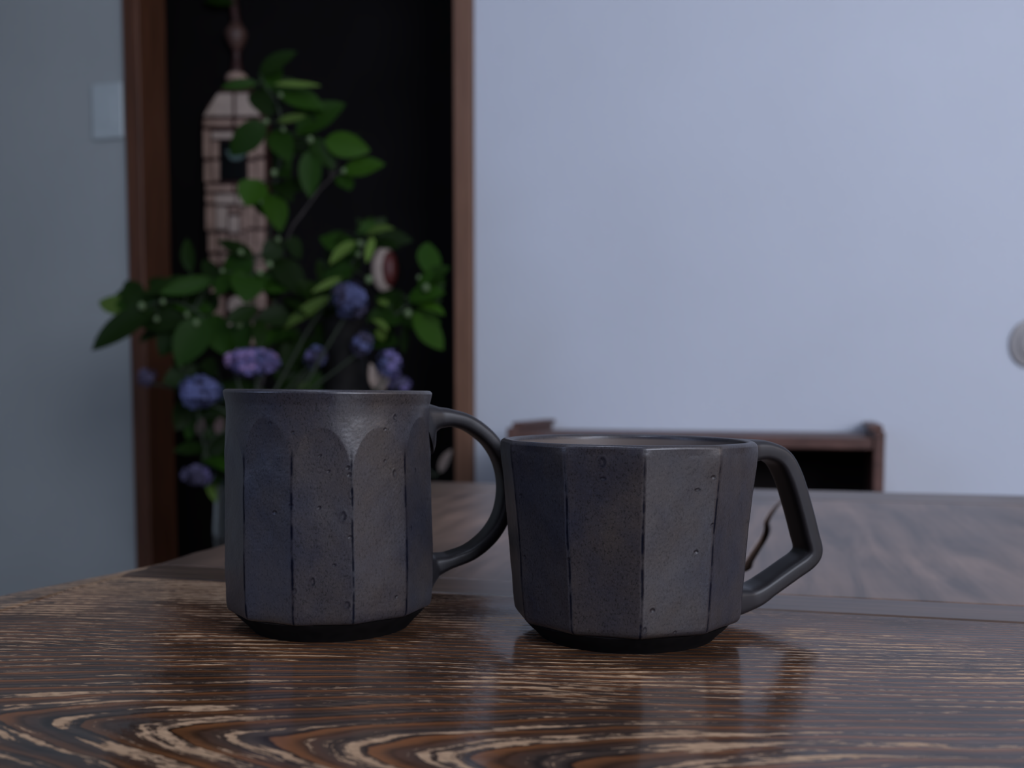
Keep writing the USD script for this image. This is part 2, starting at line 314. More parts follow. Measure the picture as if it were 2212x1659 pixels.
# ------------------------------------------------------------------ switch plates on the wall
def switch(px0, px1, py0, py1, m, label, cat):
    pm = at_v((px0 + px1) / 2, (py0 + py1) / 2, V1); u, z = pm @ RU, pm[2]
    w = u_at(px1, 500, V1) - u_at(px0, 500, V1); h = at_v(px0, py0, V1)[2] - at_v(px0, py1, V1)[2]
    t = Thing('light_switch', label, cat, room(u, V1, z))
    t.part('plate', rbox((u - w / 2, V1 - 0.009, z - h / 2), (u + w / 2, V1, z + h / 2), 0.003), m)
    t.part('rocker', rbox((u - w * 0.22, V1 - 0.0102, z - h * 0.26), (u + w * 0.22, V1 - 0.008, z + h * 0.26), 0.0008), m)
switch(203, 268, 182, 302, M['switch'], 'pale light switch on the blue-grey wall left of the dark alcove', 'light switch')
kc = at_v(2224, 742, V1)
kn = Thing('wall_knob', 'small grey rounded knob on the white wall at the right edge of the photo', 'knob', kc)
def kell(a, b, c_, dv):
    m = trimesh.creation.icosphere(subdivisions=3, radius=1.0); q = m.vertices * [a, b, c_] + [kc @ RU, V1 + dv, kc[2]]
    return trimesh.Trimesh(q[:, :1] * RU + q[:, 1:2] * RV + q[:, 2:] * [0, 0, 1], m.faces, process=False)
kn.part('base', kell(0.036, 0.006, 0.046, -0.004), M['grey_switch'], True)
kn.part('knob', kell(0.022, 0.006, 0.030, -0.009), M['grey_switch'], True)

# ------------------------------------------------------------------ low cabinet
CF = 1.86
CL, CR = u_at(1094, 1000, CF), u_at(1911, 1000, CF)
ztop = at_v(1500, 928, CF)[2] - 0.012; zs = ztop + 0.020
c = Thing('low_cabinet', 'low reddish-brown open wooden cabinet against the white wall behind the wide mug', 'cabinet', room((CL + CR) / 2, CF, 0))
c.part('side_panel', rbox((CL, CF, 0), (CL + 0.018, V1 - 0.003, ztop + 0.012), 0.002), M['cabinet'])
c.part('side_panel', rbox((CR - 0.018, CF, 0), (CR, V1 - 0.003, ztop + 0.012), 0.002), M['cabinet'])
c.part('top_panel', rbox((CL + 0.018, CF + 0.006, ztop - 0.020), (CR - 0.018, V1 - 0.003, ztop), 0.002), M['cabinet'])
c.part('end_rail', rbox((CL + 0.002, CF + 0.03, ztop + 0.012), (CL + 0.026, V1 - 0.01, ztop + 0.022), 0.002), M['cabinet'])
c.part('end_rail', rbox((CR - 0.026, CF + 0.03, ztop + 0.012), (CR - 0.002, V1 - 0.01, ztop + 0.022), 0.002), M['cabinet'])
c.part('back_panel', rbox((CL + 0.018, V1 - 0.015, 0.05), (CR - 0.018, V1 - 0.003, ztop - 0.02)), M['cabinet_shaded'], False)
c.part('shelf', rbox((CL + 0.018, CF + 0.02, 0.36), (CR - 0.018, V1 - 0.015, 0.38), 0.002), M['cabinet_shaded'])
c.part('bottom_panel', rbox((CL + 0.018, CF + 0.006, 0.04), (CR - 0.018, V1 - 0.015, 0.06), 0.002), M['cabinet'])

# ------------------------------------------------------------------ table
TA = math.radians(14.6)
TU = np.array([math.cos(TA), -math.sin(TA), 0]); TV = np.array([math.sin(TA), math.cos(TA), 0])
def tw(s, t, z): return TU * s + TV * t + np.array([0, 0, z])
def st(px, py): p = at_z(px, py, TABLE_Z); return float(p @ TU), float(p @ TV)
tb = Thing('table', 'old dark wooden table with worn, flaking planks under both mugs', 'table', (0.15, 0.4, 0))
THK = 0.036
def plank(name, poly, mtl, bevel=0.0012, thick=THK, label=None):
    """a board from its outline in table coordinates (s, t), its top edges eased"""
    from shapely.geometry import Polygon
    P = Polygon(poly)
    inner = P.buffer(-bevel)
    def ring(p, n=None): return np.array(p.exterior.coords)[:-1]
    a = np.array(poly, float)
    if Polygon(a).exterior.is_ccw is False: a = a[::-1]
    # offset each vertex inward along the bisector
    nx = np.roll(a, -1, 0) - a; nx /= np.linalg.norm(nx, axis=1)[:, None]; nrm = np.stack([-nx[:, 1], nx[:, 0]], 1)
    bis = nrm + np.roll(nrm, 1, 0); bis /= np.maximum((bis * np.roll(nrm, 1, 0)).sum(1), 0.3)[:, None]
    b = a + bis * bevel
    rings = [np.column_stack([a, np.full(len(a), TABLE_Z - thick)]), np.column_stack([a, np.full(len(a), TABLE_Z - bevel)]), np.column_stack([b, np.full(len(a), TABLE_Z)])]
    side = loft(rings, cap=False)
    vt, ft = trimesh.creation.triangulate_polygon(Polygon(b), engine='earcut')
    top = np.column_stack([vt, np.full(len(vt), TABLE_Z)])
    bot = np.column_stack([vt, np.full(len(vt), TABLE_Z - thick)])
    v = np.vstack([side.vertices, top, bot]); n0 = len(side.vertices)
    f = np.vstack([side.faces, ft + n0, ft[:, ::-1] + n0 + len(vt)])
    if np.cross(*(v[f[3 * 0 + 0]][1:] - v[f[0]][0]))[2] != 0: pass
    world = v[:, :1] * TU + v[:, 1:2] * TV + v[:, 2:] * [0, 0, 1]
    m = trimesh.Trimesh(world, f, process=False)
    m2 = trimesh.Trimesh(world, f, process=False)
    # facet normals without welding so uv stays per vertex
    tri = m2.triangles.reshape(-1, 3); uv = np.column_stack([tri @ TU, tri @ TV])
    flat = trimesh.Trimesh(tri, np.arange(len(tri)).reshape(-1, 3), process=False)
    return tb.part(name, flat, mtl, False, uv=uv, label=label)

SR = 1.25                                            # right-hand end of the table
sj, tj = st(1300, 1298)                               # joint between front plank and narrow plank
_, tn = st(1702, 1284)                                # narrow plank's far side
_, tk = st(1900, 1083)                                # back strip's near side
_, te = st(1900, 1063)                                # far edge
s_c, t_c = st(905, 1048)
EA, EB = st(200, 1260), st(17, 1316)
def edge_s(t):                                        # left edge of the flat top
    k = (s_c - EB[0]) / (t_c - EB[1]); return EB[0] + k * (t - EB[1])
r2 = np.random.default_rng(3)
def left_edge(t0, t1, n, amp=0.0012):
    tt = np.linspace(t0, t1, n); return [(edge_s(t) + amp * r2.normal() if 0 < i < n - 1 else edge_s(t), t) for i, t in enumerate(tt)]
TN = -0.30
plank('plank', [(SR, TN), (SR, tj - 0.0009)] + left_edge(TN, tj - 0.0009, 40)[::-1], M['front_wood'])
plank('plank', [(SR, tj + 0.0009), (SR, tn - 0.0004)] + left_edge(tj + 0.0009, tn - 0.0004, 8)[::-1], M['narrow_wood'])
plank('plank', [(SR, tk + 0.0008), (SR, te)] + left_edge(tk + 0.0008, te, 8)[::-1], M['strip_wood'])
crack = [st(*q) for q in ((1604, 1232), (1618, 1210), (1632, 1188), (1650, 1160), (1657, 1140), (1656, 1125), (1668, 1104), (1682, 1086))]
crack = [(crack[0][0] - 0.02, tn + 0.0004)] + crack + [(crack[-1][0] + 0.004, tk - 0.0008)]
crack = [tuple(q) for q in spline(crack, 36)]
g = np.interp(np.linspace(0, 1, 36), [0, 0.12, 0.5, 1], [0.0002, 0.0022, 0.0022, 0.0012])
crl = [(s - w, t) for (s, t), w in zip(crack, g)]; crr = [(s + w, t) for (s, t), w in zip(crack, g)]
plank('panel', crl + left_edge(tn + 0.0004, tk - 0.0008, 24)[::-1], M['panel_wood'], bevel=0.001)
plank('panel', [(SR, tn + 0.0004), (SR, tk - 0.0008)] + crr[::-1], M['panel_wood'], bevel=0.001)
# rounded, worn outer lip along the near part of the left edge
lip = [st(*q) for q in ((0, 1268), (150, 1240), (300, 1214), (400, 1195), (492, 1172))]
def lip_out(t):
    ts = [q[1] for q in lip]; return float(np.interp(t, [TN] + ts + [te], [edge_s(TN) - 0.045] + [q[0] for q in lip] + [edge_s(te) - 0.001]))
rows = []
for t in np.linspace(TN, te, 90):
    a, b = edge_s(t) + 0.0015, min(lip_out(t), edge_s(t) - 0.001)
    w = a - b
    prof = [(a, TABLE_Z - 0.0016), (a - w * 0.35, TABLE_Z - 0.0019), (a - w * 0.7, TABLE_Z - 0.0026), (b + w * 0.06, TABLE_Z - 0.0038), (b, TABLE_Z - 0.0065), (b + w * 0.1, TABLE_Z - 0.03), (a, TABLE_Z - 0.034)]
    rows.append([tw(s, t, z) for s, z in prof])
lipm = loft(np.array(rows)); uv = np.column_stack([lipm.vertices @ TU, lipm.vertices @ TV])
tb.part('edge_lip', lipm, M['front_wood'], True, uv=uv)
# sub-top, apron and legs
def tbox(lo, hi, bv=0.003):
    b = box(lo, hi, bv); v = b.vertices; return trimesh.Trimesh(v[:, :1] * TU + v[:, 1:2] * TV + v[:, 2:] * [0, 0, 1], b.faces, process=False)
LS = edge_s(te) + 0.03
LN = edge_s(TN) + 0.03
tb.part('apron', tbox((LS + 0.05, TN + 0.05, TABLE_Z - 0.13), (SR - 0.06, TN + 0.075, TABLE_Z - THK)), M['leg_wood'])
tb.part('apron', tbox((LS + 0.05, te - 0.075, TABLE_Z - 0.13), (SR - 0.06, te - 0.05, TABLE_Z - THK)), M['leg_wood'])
tb.part('under_board', tbox((LS + 0.05, TN + 0.02, TABLE_Z - THK - 0.012), (SR - 0.02, te - 0.02, TABLE_Z - THK)), M['leg_wood'])
for s in (LS + 0.05, SR - 0.12):
    for t in (TN + 0.03, te - 0.10):
        tb.part('leg', tbox((s, t, 0), (s + 0.07, t + 0.07, TABLE_Z - THK - 0.011)), M['leg_wood'])

# ------------------------------------------------------------------ mugs
def facet_apothem(theta, edges):
    """for each angle: (index, angle from the facet's middle, half width)"""
    e = np.sort(np.mod(np.array(edges), 2 * np.pi)); e = np.append(e, e[0] + 2 * np.pi)
    th = np.mod(theta - e[0], 2 * np.pi) + e[0]
    k = np.clip(np.searchsorted(e, th, 'right') - 1, 0, len(e) - 2)
    mid, hw = (e[k] + e[k + 1]) / 2, (e[k + 1] - e[k]) / 2
    return k, th - mid, hw, e

def hit_mug(px, py, c, Rz):
    """angle and height where the view through a pixel first meets a round mug"""
    r = ray(px, py); R = 0.045
    for _ in range(8):
        d = r[:2]; o = CAM[:2] - c[:2]; A = d @ d; B = 2 * o @ d; C = o @ o - R * R
        D = B * B - 4 * A * C
        if D < 0: R *= 1.02; continue
        tt = (-B - math.sqrt(D)) / (2 * A); p = CAM + r * tt; R = float(np.interp(p[2] - c[2], Rz[0], Rz[1]))
    return math.atan2(p[1] - c[1], p[0] - c[0]), p[2] - c[2]

def build_mug(name, label, center, outer, radius_fn, wall, z_foot_in, edges, edge_top, pits, glaze_m, hpath, hsec, tilt, seed, foot):
    """outer: heights from the knee to the rim; radius_fn(theta, z) -> outer radius; hpath: handle path (x outward, z), hsec: half sizes"""
    c = np.array(center, float); NT = 720
    th = np.linspace(0, 2 * np.pi, NT, endpoint=False)
    zs = outer; Rr = np.array([radius_fn(th, z) for z in zs])
    k, dm, hw, e = facet_apothem(th, edges)
    dist_e = (hw - np.abs(dm)) * Rr.mean()                                   # arc distance to the nearest facet edge
    T, Z = np.meshgrid(th, zs)
    nz = meshkit.fbm(np.stack([np.cos(T) * 9, np.sin(T) * 9, Z * 160], -1), 4, seed)
    n1 = meshkit.fbm(np.stack([np.cos(T) * 2.4 + 5, np.sin(T) * 2.4, Z * 45], -1), 3, seed + 9)
    n3 = meshkit.fbm(np.stack([np.cos(T) * 40, np.sin(T) * 40, Z * 1000], -1), 2, seed + 5)
    wob = (meshkit.noise(np.stack([T * 3, Z * 90, T * 0], -1), seed + 4) - 0.5) * 0.0009
    de = np.abs(np.broadcast_to(dist_e, Z.shape) + 0.0 * wob); 
    sgn = np.where(dm > 0, 1, -1)
    de = np.abs(dist_e + sgn * wob * 0.5)
    groove = np.exp(-(de / 0.00040) ** 2) * edge_top(Z, T) * np.clip((nz - 0.30) * 3.2, 0.35, 1)
    Rr = Rr - 0.00018 * groove + (n1 - 0.5) * 0.0011 + (n3 - 0.5) * 0.00006
    edge = np.clip(groove * 1.45, 0, 1) * np.clip(0.35 + 1.3 * nz, 0.4, 1)
    for (a, z, w, h, dep, ringd) in pits:
        da = (np.mod(T - a + np.pi, 2 * np.pi) - np.pi) * Rr.mean(); dz = Z - z
        q = np.sqrt((da / w) ** 2 + (dz / h) ** 2)
        Rr += -dep * np.exp(-q ** 2 * 1.6) + ringd * np.exp(-((q - 1.15) / 0.33) ** 2)
        edge = np.maximum(edge, 0.55 * np.exp(-((q - 0.8) / 0.35) ** 2))
    # rim and inside
    ztop = zs[-1]; rt = Rr[-1]
    rings, ed, ins = [], [], []
    def add(r, z, x, i=0.0): ins.append(np.full(NT, i)); rings.append((np.broadcast_to(r, th.shape), np.broadcast_to(z, th.shape))); ed.append(np.broadcast_to(x, th.shape))
    add(foot[0][0], foot[0][1], 0.0)
    for i in range(len(zs)): add(Rr[i], zs[i], edge[i])
    for a in np.linspace(0, np.pi, 9)[1:]:
        s_ = wall / 2; mixr = rt * (1 - a / np.pi) + rt.mean() * (a / np.pi)
        add(mixr - s_ + s_ * np.cos(a), ztop + s_ * 0.75 * np.sin(a), 0.0)
    rin = rt.mean() - wall
    for z in np.linspace(ztop - 0.001, z_foot_in + 0.012, 30):
        rr = float(np.mean(radius_fn(th, max(z, zs[0])))) - wall
        add(min(rr, rin + 0.002) + 0.0002 * np.sin(z * 1500), z, 0.0, 1.0)
    for a in np.linspace(0, np.pi / 2, 8)[1:]:
        rr0 = float(np.mean(radius_fn(th, z_foot_in + 0.012))) - wall
        add(rr0 - 0.012 + 0.012 * np.cos(a), z_foot_in + 0.012 - 0.012 * np.sin(a), 0.0, 1.0)
    add(0.0005, z_foot_in, 0.0)
    pts = []
    for r, z in rings:
        x, y = r * np.cos(th), r * np.sin(th)
        zz = z + tilt * x * np.clip(z / ztop, 0, 1)
        pts.append(np.stack([c[0] + x, c[1] + y, c[2] + zz], 1))
    m = loft(np.array(pts)[::-1] if False else np.array(pts), cap=True)
    t = Thing(name, label, 'mug', c)
    p = t.part('body', m, glaze_m, True)
    e_all = np.concatenate([np.concatenate(ed), [0, 0]]).astype(np.float32)
    UsdGeom.PrimvarsAPI(stage.GetPrimAtPath(p)).CreatePrimvar('edge', Sdf.ValueTypeNames.FloatArray, 'vertex').Set(Vt.FloatArray.FromNumpy(e_all))
    UsdGeom.PrimvarsAPI(stage.GetPrimAtPath(p)).CreatePrimvar('inside', Sdf.ValueTypeNames.FloatArray, 'vertex').Set(Vt.FloatArray.FromNumpy(np.concatenate([np.concatenate(ins), [0, 0]]).astype(np.float32)))
    t.part('foot_ring', lathe(foot, c, 120), M['clay'], 40, label='dark unglazed foot ring, the shade on its chamfer put into the colour')
    # handle
    ang = hsec['angle']; ex = np.array([math.cos(ang), math.sin(ang), 0]); ey = np.array([-math.sin(ang), math.cos(ang), 0]); ez = np.array([0, 0, 1.0])
    P = spline(hpath, 110); L = np.linspace(0, 1, 110)
    Tn = np.gradient(P, axis=0); Tn /= np.linalg.norm(Tn, axis=1)[:, None]
    rg = []
    a = np.linspace(0, 2 * np.pi, 36, endpoint=False)
    for i in range(110):
        th_ = np.interp(L[i], *hsec['thick']); wd = np.interp(L[i], *hsec['width'])
        nrm = np.array([Tn[i][1], -Tn[i][0]])
        ca, sa = np.cos(a), np.sin(a); ca = np.sign(ca) * np.abs(ca) ** hsec['square']; sa = np.sign(sa) * np.abs(sa) ** hsec['square']
        # outer side slightly ridged, inner side flat
        x2 = P[i][0] + nrm[0] * ca * th_; z2 = P[i][1] + nrm[1] * ca * th_
        rg.append(c + x2[:, None] * ex + (sa * wd)[:, None] * ey + z2[:, None] * ez)
    hm = loft(rg)
    t.part('handle', hm, M['glaze_h'] if hsec.get('dark') else glaze_m, 50)
    return t

# --- tall mug
cA = np.array([*at_z(714, 1371, TABLE_Z)[:2], TABLE_Z]); cA = at(714, 1100, 0.418); cA[2] = TABLE_Z
eA = [math.radians(q) - math.pi / 2 - math.atan2(-cA[0], cA[1]) * -1 * 0 for q in (-82, -51, -20, 11.1, 43.5, 76, 108, 141, 174, 207, 240)]
viewA = math.atan2(-cA[1], -cA[0])                          # direction from the mug to the camera
eA = [viewA + math.radians(q) for q in (-82, -51, -20, 11.1, 43.5, 76, 108, 141, 174, 207, 240)]
zA = np.concatenate([np.linspace(0.0080, 0.011, 16), np.linspace(0.0113, 0.094, 250), np.linspace(0.0943, 0.0958, 8)])
profA = (np.array([0.0080, 0.0084, 0.0090, 0.0100, 0.013, 0.03, 0.05, 0.07, 0.080, 0.087, 0.091, 0.094, 0.0958]),
         np.array([0.0393, 0.0405, 0.0412, 0.0416, 0.0420, 0.0424, 0.0421, 0.0416, 0.0411, 0.0409, 0.0411, 0.0417, 0.0421]))
from scipy.interpolate import PchipInterpolator
RA = PchipInterpolator(*profA)
def radA(th, z):
    k, dm, hw, e = facet_apothem(th, eA)
    R = float(RA(np.clip(z, profA[0][0], profA[0][-1])))
    Rb = max(R, 0.0) if z > 0.02 else R
    jit = 0.0025 * np.sin(k * 2.3)
    lift = np.clip((z - 0.066 - jit) / 0.019, 0, 2) ** 1.7
    low = 0.0
    a = R * (np.cos(hw) + (1.003 - np.cos(hw)) * lift)
    r = a / np.cos(dm) * (1 + 0.012 * low)
    return np.minimum(r + 0.0, R) * (1 - low * 0) if True else r
def etA(Z, T): return np.clip((0.0755 - Z) / 0.006, 0, 1)
pxA = [(583, 915, 1.1, 1), (632, 935, .9, 1), (588, 1108, 1.5, 1), (628, 1092, 1.3, 1), (688, 1098, 1.2, 1), (742, 1115, 1.5, 2.6), (752, 1010, 1.2, 1.2), (755, 1025, 1.2, 1.2), (760, 1065, 1.0, 2), (757, 1160, 1.3, .8), (722, 1222, 1.2, .8), (674, 1258, 1.2, 2.2), (750, 1307, 1.5, 2.0),
       (856, 1022, 1.1, 2.2), (836, 995, 1, 1), (853, 900, 1.2, 1.6), (832, 926, 1, .8), (636, 1277, 1.1, 1.8), (905, 1015, .9, 1.5), (860, 1290, .9, .8), (892, 1140, .8, 1.4), (690, 985, .9, .7), (710, 1018, .9, .7)]
def topits(pl, c, prof, seed):
    r_ = random.Random(seed); out = []
    for (x, y, w, h) in pl:
        a, z = hit_mug(x, y, c, prof); big = h > 1.5
        out.append((a, z, 0.00068 * w, 0.00068 * h, 0.00030 * r_.uniform(0.5, 1.2) if not big else 0.00010, 0.00005 if not big else 0.00010))
    return out
hA = [(0.0375 + (q[0] - 0.0375) * 1.09, q[1]) for q in [(0.0375, 0.0835), (0.0425, 0.0852), (0.050, 0.0852), (0.0575, 0.0825), (0.0655, 0.0755), (0.0705, 0.066), (0.0722, 0.055), (0.0705, 0.0435), (0.0655, 0.0345), (0.058, 0.0280), (0.0505, 0.0250), (0.044, 0.0232), (0.0385, 0.0215)]]
secA = dict(angle=math.radians(17), thick=([0, .035, .07, .11, .17, .5, .86, .93, .97, 1], [.0140, .0098, .0064, .0046, .0036, .0031, .0033, .0046, .0068, .0090]), width=([0, .05, .12, .25, .8, .93, 1], [.0140, .0112, .0088, .0076, .0072, .0084, .0115]), square=0.60, dark=True)
build_mug('tall_mug', 'tall dark faceted stoneware mug with round loop handle and scalloped neck', cA, zA, radA, 0.0036, 0.009, eA, etA, topits(pxA, cA, profA, 1), M['glaze_a'], hA, secA, -0.010, 11,
          [(0.0394, 0.0081), (0.0382, 0.0066), (0.0364, 0.0048), (0.0346, 0.0030), (0.0333, 0.0015), (0.0324, 0.0005), (0.0320, 0.0), (0.0282, 0.0), (0.0255, 0.003), (0.001, 0.0032)])

# --- wide mug
cB = at(1354, 1100, 0.404); cB[2] = TABLE_Z
viewB = math.atan2(-cB[1], -cB[0])
eB = [viewB + math.radians(q) for q in (-91, -58.5, -26, 6.8, 41, 74, 107, 140, 172, 204, 236.5)]
zB = np.concatenate([np.linspace(0.0070, 0.011, 18), np.linspace(0.0113, 0.0745, 210), np.linspace(0.0748, 0.0762, 8)])
profB = (np.array([0.0070, 0.0075, 0.0082, 0.0095, 0.012, 0.0192, 0.0415, 0.064, 0.0745, 0.0762]),
         np.array([0.0416, 0.0430, 0.0441, 0.0449, 0.0453, 0.0460, 0.0478, 0.0499, 0.0510, 0.0510]))
RB = PchipInterpolator(*profB)
def radB(th, z):
    k, dm, hw, e = facet_apothem(th, eB)
    R = float(RB(np.clip(z, profB[0][0], profB[0][-1])))
    flat = R * np.cos(hw) / np.cos(dm)
    r = np.minimum(flat * 1.003, R * 0.9985)
    w = np.clip((z - 0.074) / 0.0025, 0, 1) * 0.35
    return r * (1 - w) + (R * 0.982) * w
def etB(Z, T): return np.clip((0.0755 - Z) / 0.006, 0, 1) * (0.55 + 0.45 * np.clip((0.066 - Z) / 0.01, 0, 1))
pxB = [(1299, 1000, 1.7, 2.8), (1300, 1036, 1.6, 1.1), (1543, 1030, 1.3, 1), (1541, 1133, 1, .9), (1513, 1058, 1.5, .9), (1510, 1193, 1.4, 1), (1411, 1320, 1.5, 1.2), (1393, 1362, 1.2, 1.7), (1463, 1368, 1.1, .8), (1121, 1073, 1, 1.2), (1228, 1210, 1, 1.4), (1130, 1205, .8, 1.2)]
hB = [(0.0485, 0.0708), (0.0530, 0.0722), (0.0600, 0.0722), (0.0672, 0.0690), (0.0722, 0.0612), (0.0767, 0.0490), (0.0804, 0.0370), (0.0822, 0.0302), (0.0798, 0.0260), (0.0730, 0.0218), (0.0640, 0.0165), (0.0550, 0.0118), (0.0455, 0.0108)]
secB = dict(angle=math.radians(16), thick=([0, .05, .12, .18, .5, .86, .93, .97, 1], [.0058, .0052, .0043, .0039, .0038, .0038, .0046, .0056, .0062]), width=([0, .1, .25, .8, .93, 1], [.0110, .0088, .0080, .0076, .0082, .0105]), square=0.52, dark=True)
build_mug('wide_mug', 'wide dark faceted stoneware mug with angular handle and open rim', cB, zB, radB, 0.0036, 0.008, eB, etB, topits(pxB, cB, profB, 2), M['glaze_b'], hB, secB, -0.008, 23,
          [(0.0417, 0.0071), (0.0406, 0.0057), (0.0390, 0.0040), (0.0374, 0.0026), (0.0362, 0.0013), (0.0354, 0.0005), (0.0350, 0.0), (0.0312, 0.0), (0.0295, 0.003), (0.001, 0.0032)])

# ------------------------------------------------------------------ bench with the flower vases
BD = 1.90
bz = 0.48
bl, br = at(425, 1100, BD)[0], at(860, 1100, BD)[0]
bn = Thing('flower_bench', 'low dark wooden bench behind the table carrying the flower vases', 'bench', ((bl + br) / 2, BD, 0))
bn.part('seat', box((bl, BD - 0.11, bz - 0.03), (br, BD + 0.11, bz), 0.003), M['bench'])
for x in (bl + 0.01, br - 0.045):
    for y in (BD - 0.10, BD + 0.065):
        bn.part('leg', box((x, y, 0), (x + 0.035, y + 0.035, bz - 0.03), 0.002), M['bench'])
gx = at(545, 1100, BD)[0]
VB = np.array([gx, BD, bz])
gv = Thing('glass_vase', 'clear glass vase holding the flower stems on the low bench', 'vase', VB)
gv.part('vase_wall', lathe([(0.001, 0.0), (0.060, 0.0), (0.068, 0.006), (0.072, 0.06), (0.066, 0.14), (0.050, 0.19), (0.052, 0.20), (0.049, 0.20), (0.046, 0.19), (0.062, 0.14), (0.068, 0.06), (0.064, 0.010), (0.001, 0.008)], VB, 40), M['glass'], True)
dx = at(742, 900, BD)[0]
DB = np.array([dx, BD + 0.02, bz])
dv = Thing('dark_vase', 'tall slender dark vase standing among the flowers behind the tall mug', 'vase', DB)
zt = at(742, 690, BD + 0.02)[2] - bz
dv.part('vase_body', lathe([(0.001, 0), (0.045, 0), (0.055, 0.05), (0.058, 0.14), (0.046, zt * 0.55), (0.040, zt * 0.75), (0.036, zt * 0.93), (0.041, zt), (0.037, zt), (0.032, zt * 0.93), (0.001, zt * 0.90)], DB, 40), M['dark_clay'], True)

MOUTH = VB + np.array([0, 0, 0.205])
def leaf_mesh(base, tip, width, roll=0.0, curl=0.15, fold=0.25, nl=9):
    """a pointed leaf blade with a folded midrib, arched along its length"""
    b, t = np.array(base, float), np.array(tip, float); d = t - b; L = np.linalg.norm(d); d /= L
    toward = CAM - (b + t) / 2; toward = toward + np.array([0, 0, 1.2]); toward /= np.linalg.norm(toward)
    nrm = toward - d * (toward @ d); nrm /= np.linalg.norm(nrm); side = np.cross(d, nrm)
    nrm, side = nrm * math.cos(roll) + side * math.sin(roll), side * math.cos(roll) - nrm * math.sin(roll)
    us = np.linspace(0, 1, nl); cs = np.array([-1, -0.5, 0, 0.5, 1])
    v = []
    for u in us:
        w = width / 2 * (math.sin(math.pi * u ** 0.85) ** 0.75 if 0 < u < 1 else 0.02)
        for q in cs:
            v.append(b + d * L * u + side * w * q + nrm * (fold * w * abs(q) + curl * L * (u - u * u) * 1.6 + 0.03 * w * math.sin(9 * u) * abs(q)))
    f = []
    for i in range(nl - 1):
        for j in range(4):
            a = i * 5 + j; f += [(a, a + 1, a + 6), (a, a + 6, a + 5)]
    return trimesh.Trimesh(v, f, process=False)

def ball(c, r, sub=1, sq=(1, 1, 1)):
    m = trimesh.creation.icosphere(subdivisions=sub, radius=1.0); m.vertices = m.vertices * np.array(sq) * r + np.array(c); return m

KEEP = [(830, 582, 62), (515, 352, 55), (755, 645, 55), (550, 778, 66), (434, 846, 60), (682, 772, 40), (782, 742, 40), (842, 786, 44), (812, 815, 40), (560, 690, 40)]
def pix(p):
    r = np.array(p) - CAM; d = r[1] * cp - r[2] * sp; return PX + F * r[0] / d, PY - F * (r[1] * sp + r[2] * cp) / d
KM = {'d': 'leaf_dark', 'g': 'leaf', 'b': 'leaf_bright', 'p': 'leaf_pale', 'c': 'cream', 'k': 'dusk'}
def branch(label, cat, stem_px, leaves, buds=(), depth=BD, name='leafy_branch', mouth=MOUTH, stem_r=0.0035, stem_m='stem', bottom=True, fill=0):
    """stem_px: pixels the stem passes, from the vase up; leaves: (base px, tip px, width px, kind, depth shift)"""
    start = mouth + np.array([rng.uniform(-.02, .02), rng.uniform(-.02, .02), 0])
    low = np.array([mouth[0] + rng.uniform(-.03, .03), mouth[1] + rng.uniform(-.03, .03), bz + 0.02])
    t = Thing(name, label, cat, low)
    path = ([low] if bottom else []) + [start] + [at(x, y, depth + dd) for x, y, dd in stem_px]
    P = spline(path, 12 * len(path))
    t.part('stem', tube(P, stem_r, stem_r * 0.45), M[stem_m], True)
    for (bx, by, tx, ty, w, k, dd) in leaves:
        b = at(bx, by, depth + dd); q = at(tx, ty, depth + dd + rng.uniform(-0.045, 0.03))
        near = P[np.argmin(np.linalg.norm(P - b, axis=1))]
        nm = 'petal' if k in 'ck' else 'leaf'
        lm = leaf_mesh(b, q, 1.10 * w / F * depth, rng.uniform(-0.5, 0.5), rng.uniform(0.02, 0.2), rng.uniform(0.1, 0.35))
        pt = t.part(nm, lm, M[KM[k]], True)
        if np.linalg.norm(near - b) > 0.004:
            t.part('leaf_stalk', tube(spline([near, (near + b) / 2 + np.array([0, 0, 0.004]), b], 6), 0.0014, 0.0010, 5), M[stem_m], True)
    for j in range(fill):                             # smaller leaves further back on the same stem
        i = rng.randint(int(len(P) * 0.45), len(P) - 1); b = P[i] + np.array([0, 0.01, 0])
        a = rng.uniform(-0.5, math.pi + 0.5); ln = rng.uniform(0.05, 0.085)
        q = b + np.array([math.cos(a) * ln, rng.uniform(0.0, 0.05), math.sin(a) * ln * 0.8])
        if any(math.hypot(x - kx, y - ky) < kr for x, y in (pix(q), pix((b + q) / 2)) for kx, ky, kr in KEEP): continue
        t.part('leaf', leaf_mesh(b, q, ln * rng.uniform(0.5, 0.68), rng.uniform(-0.6, 0.6), rng.uniform(0.02, 0.2), 0.2), M[rng.choice(['leaf_dark', 'leaf_dark', 'leaf'])], True)
    for (x, y, r, dd) in buds:
        cpt = at(x, y, depth + dd); t.part('bud', ball(cpt, r / F * depth, 1, (1, 1, 1.2)), M['bud'], True)
        near = P[np.argmin(np.linalg.norm(P - cpt, axis=1))]
        if np.linalg.norm(near - cpt) > 0.006:
            t.part('bud_stalk', tube(spline([near, (near + cpt) / 2, cpt], 5), 0.0010, 0.0008, 5), M[stem_m], True)
    return t

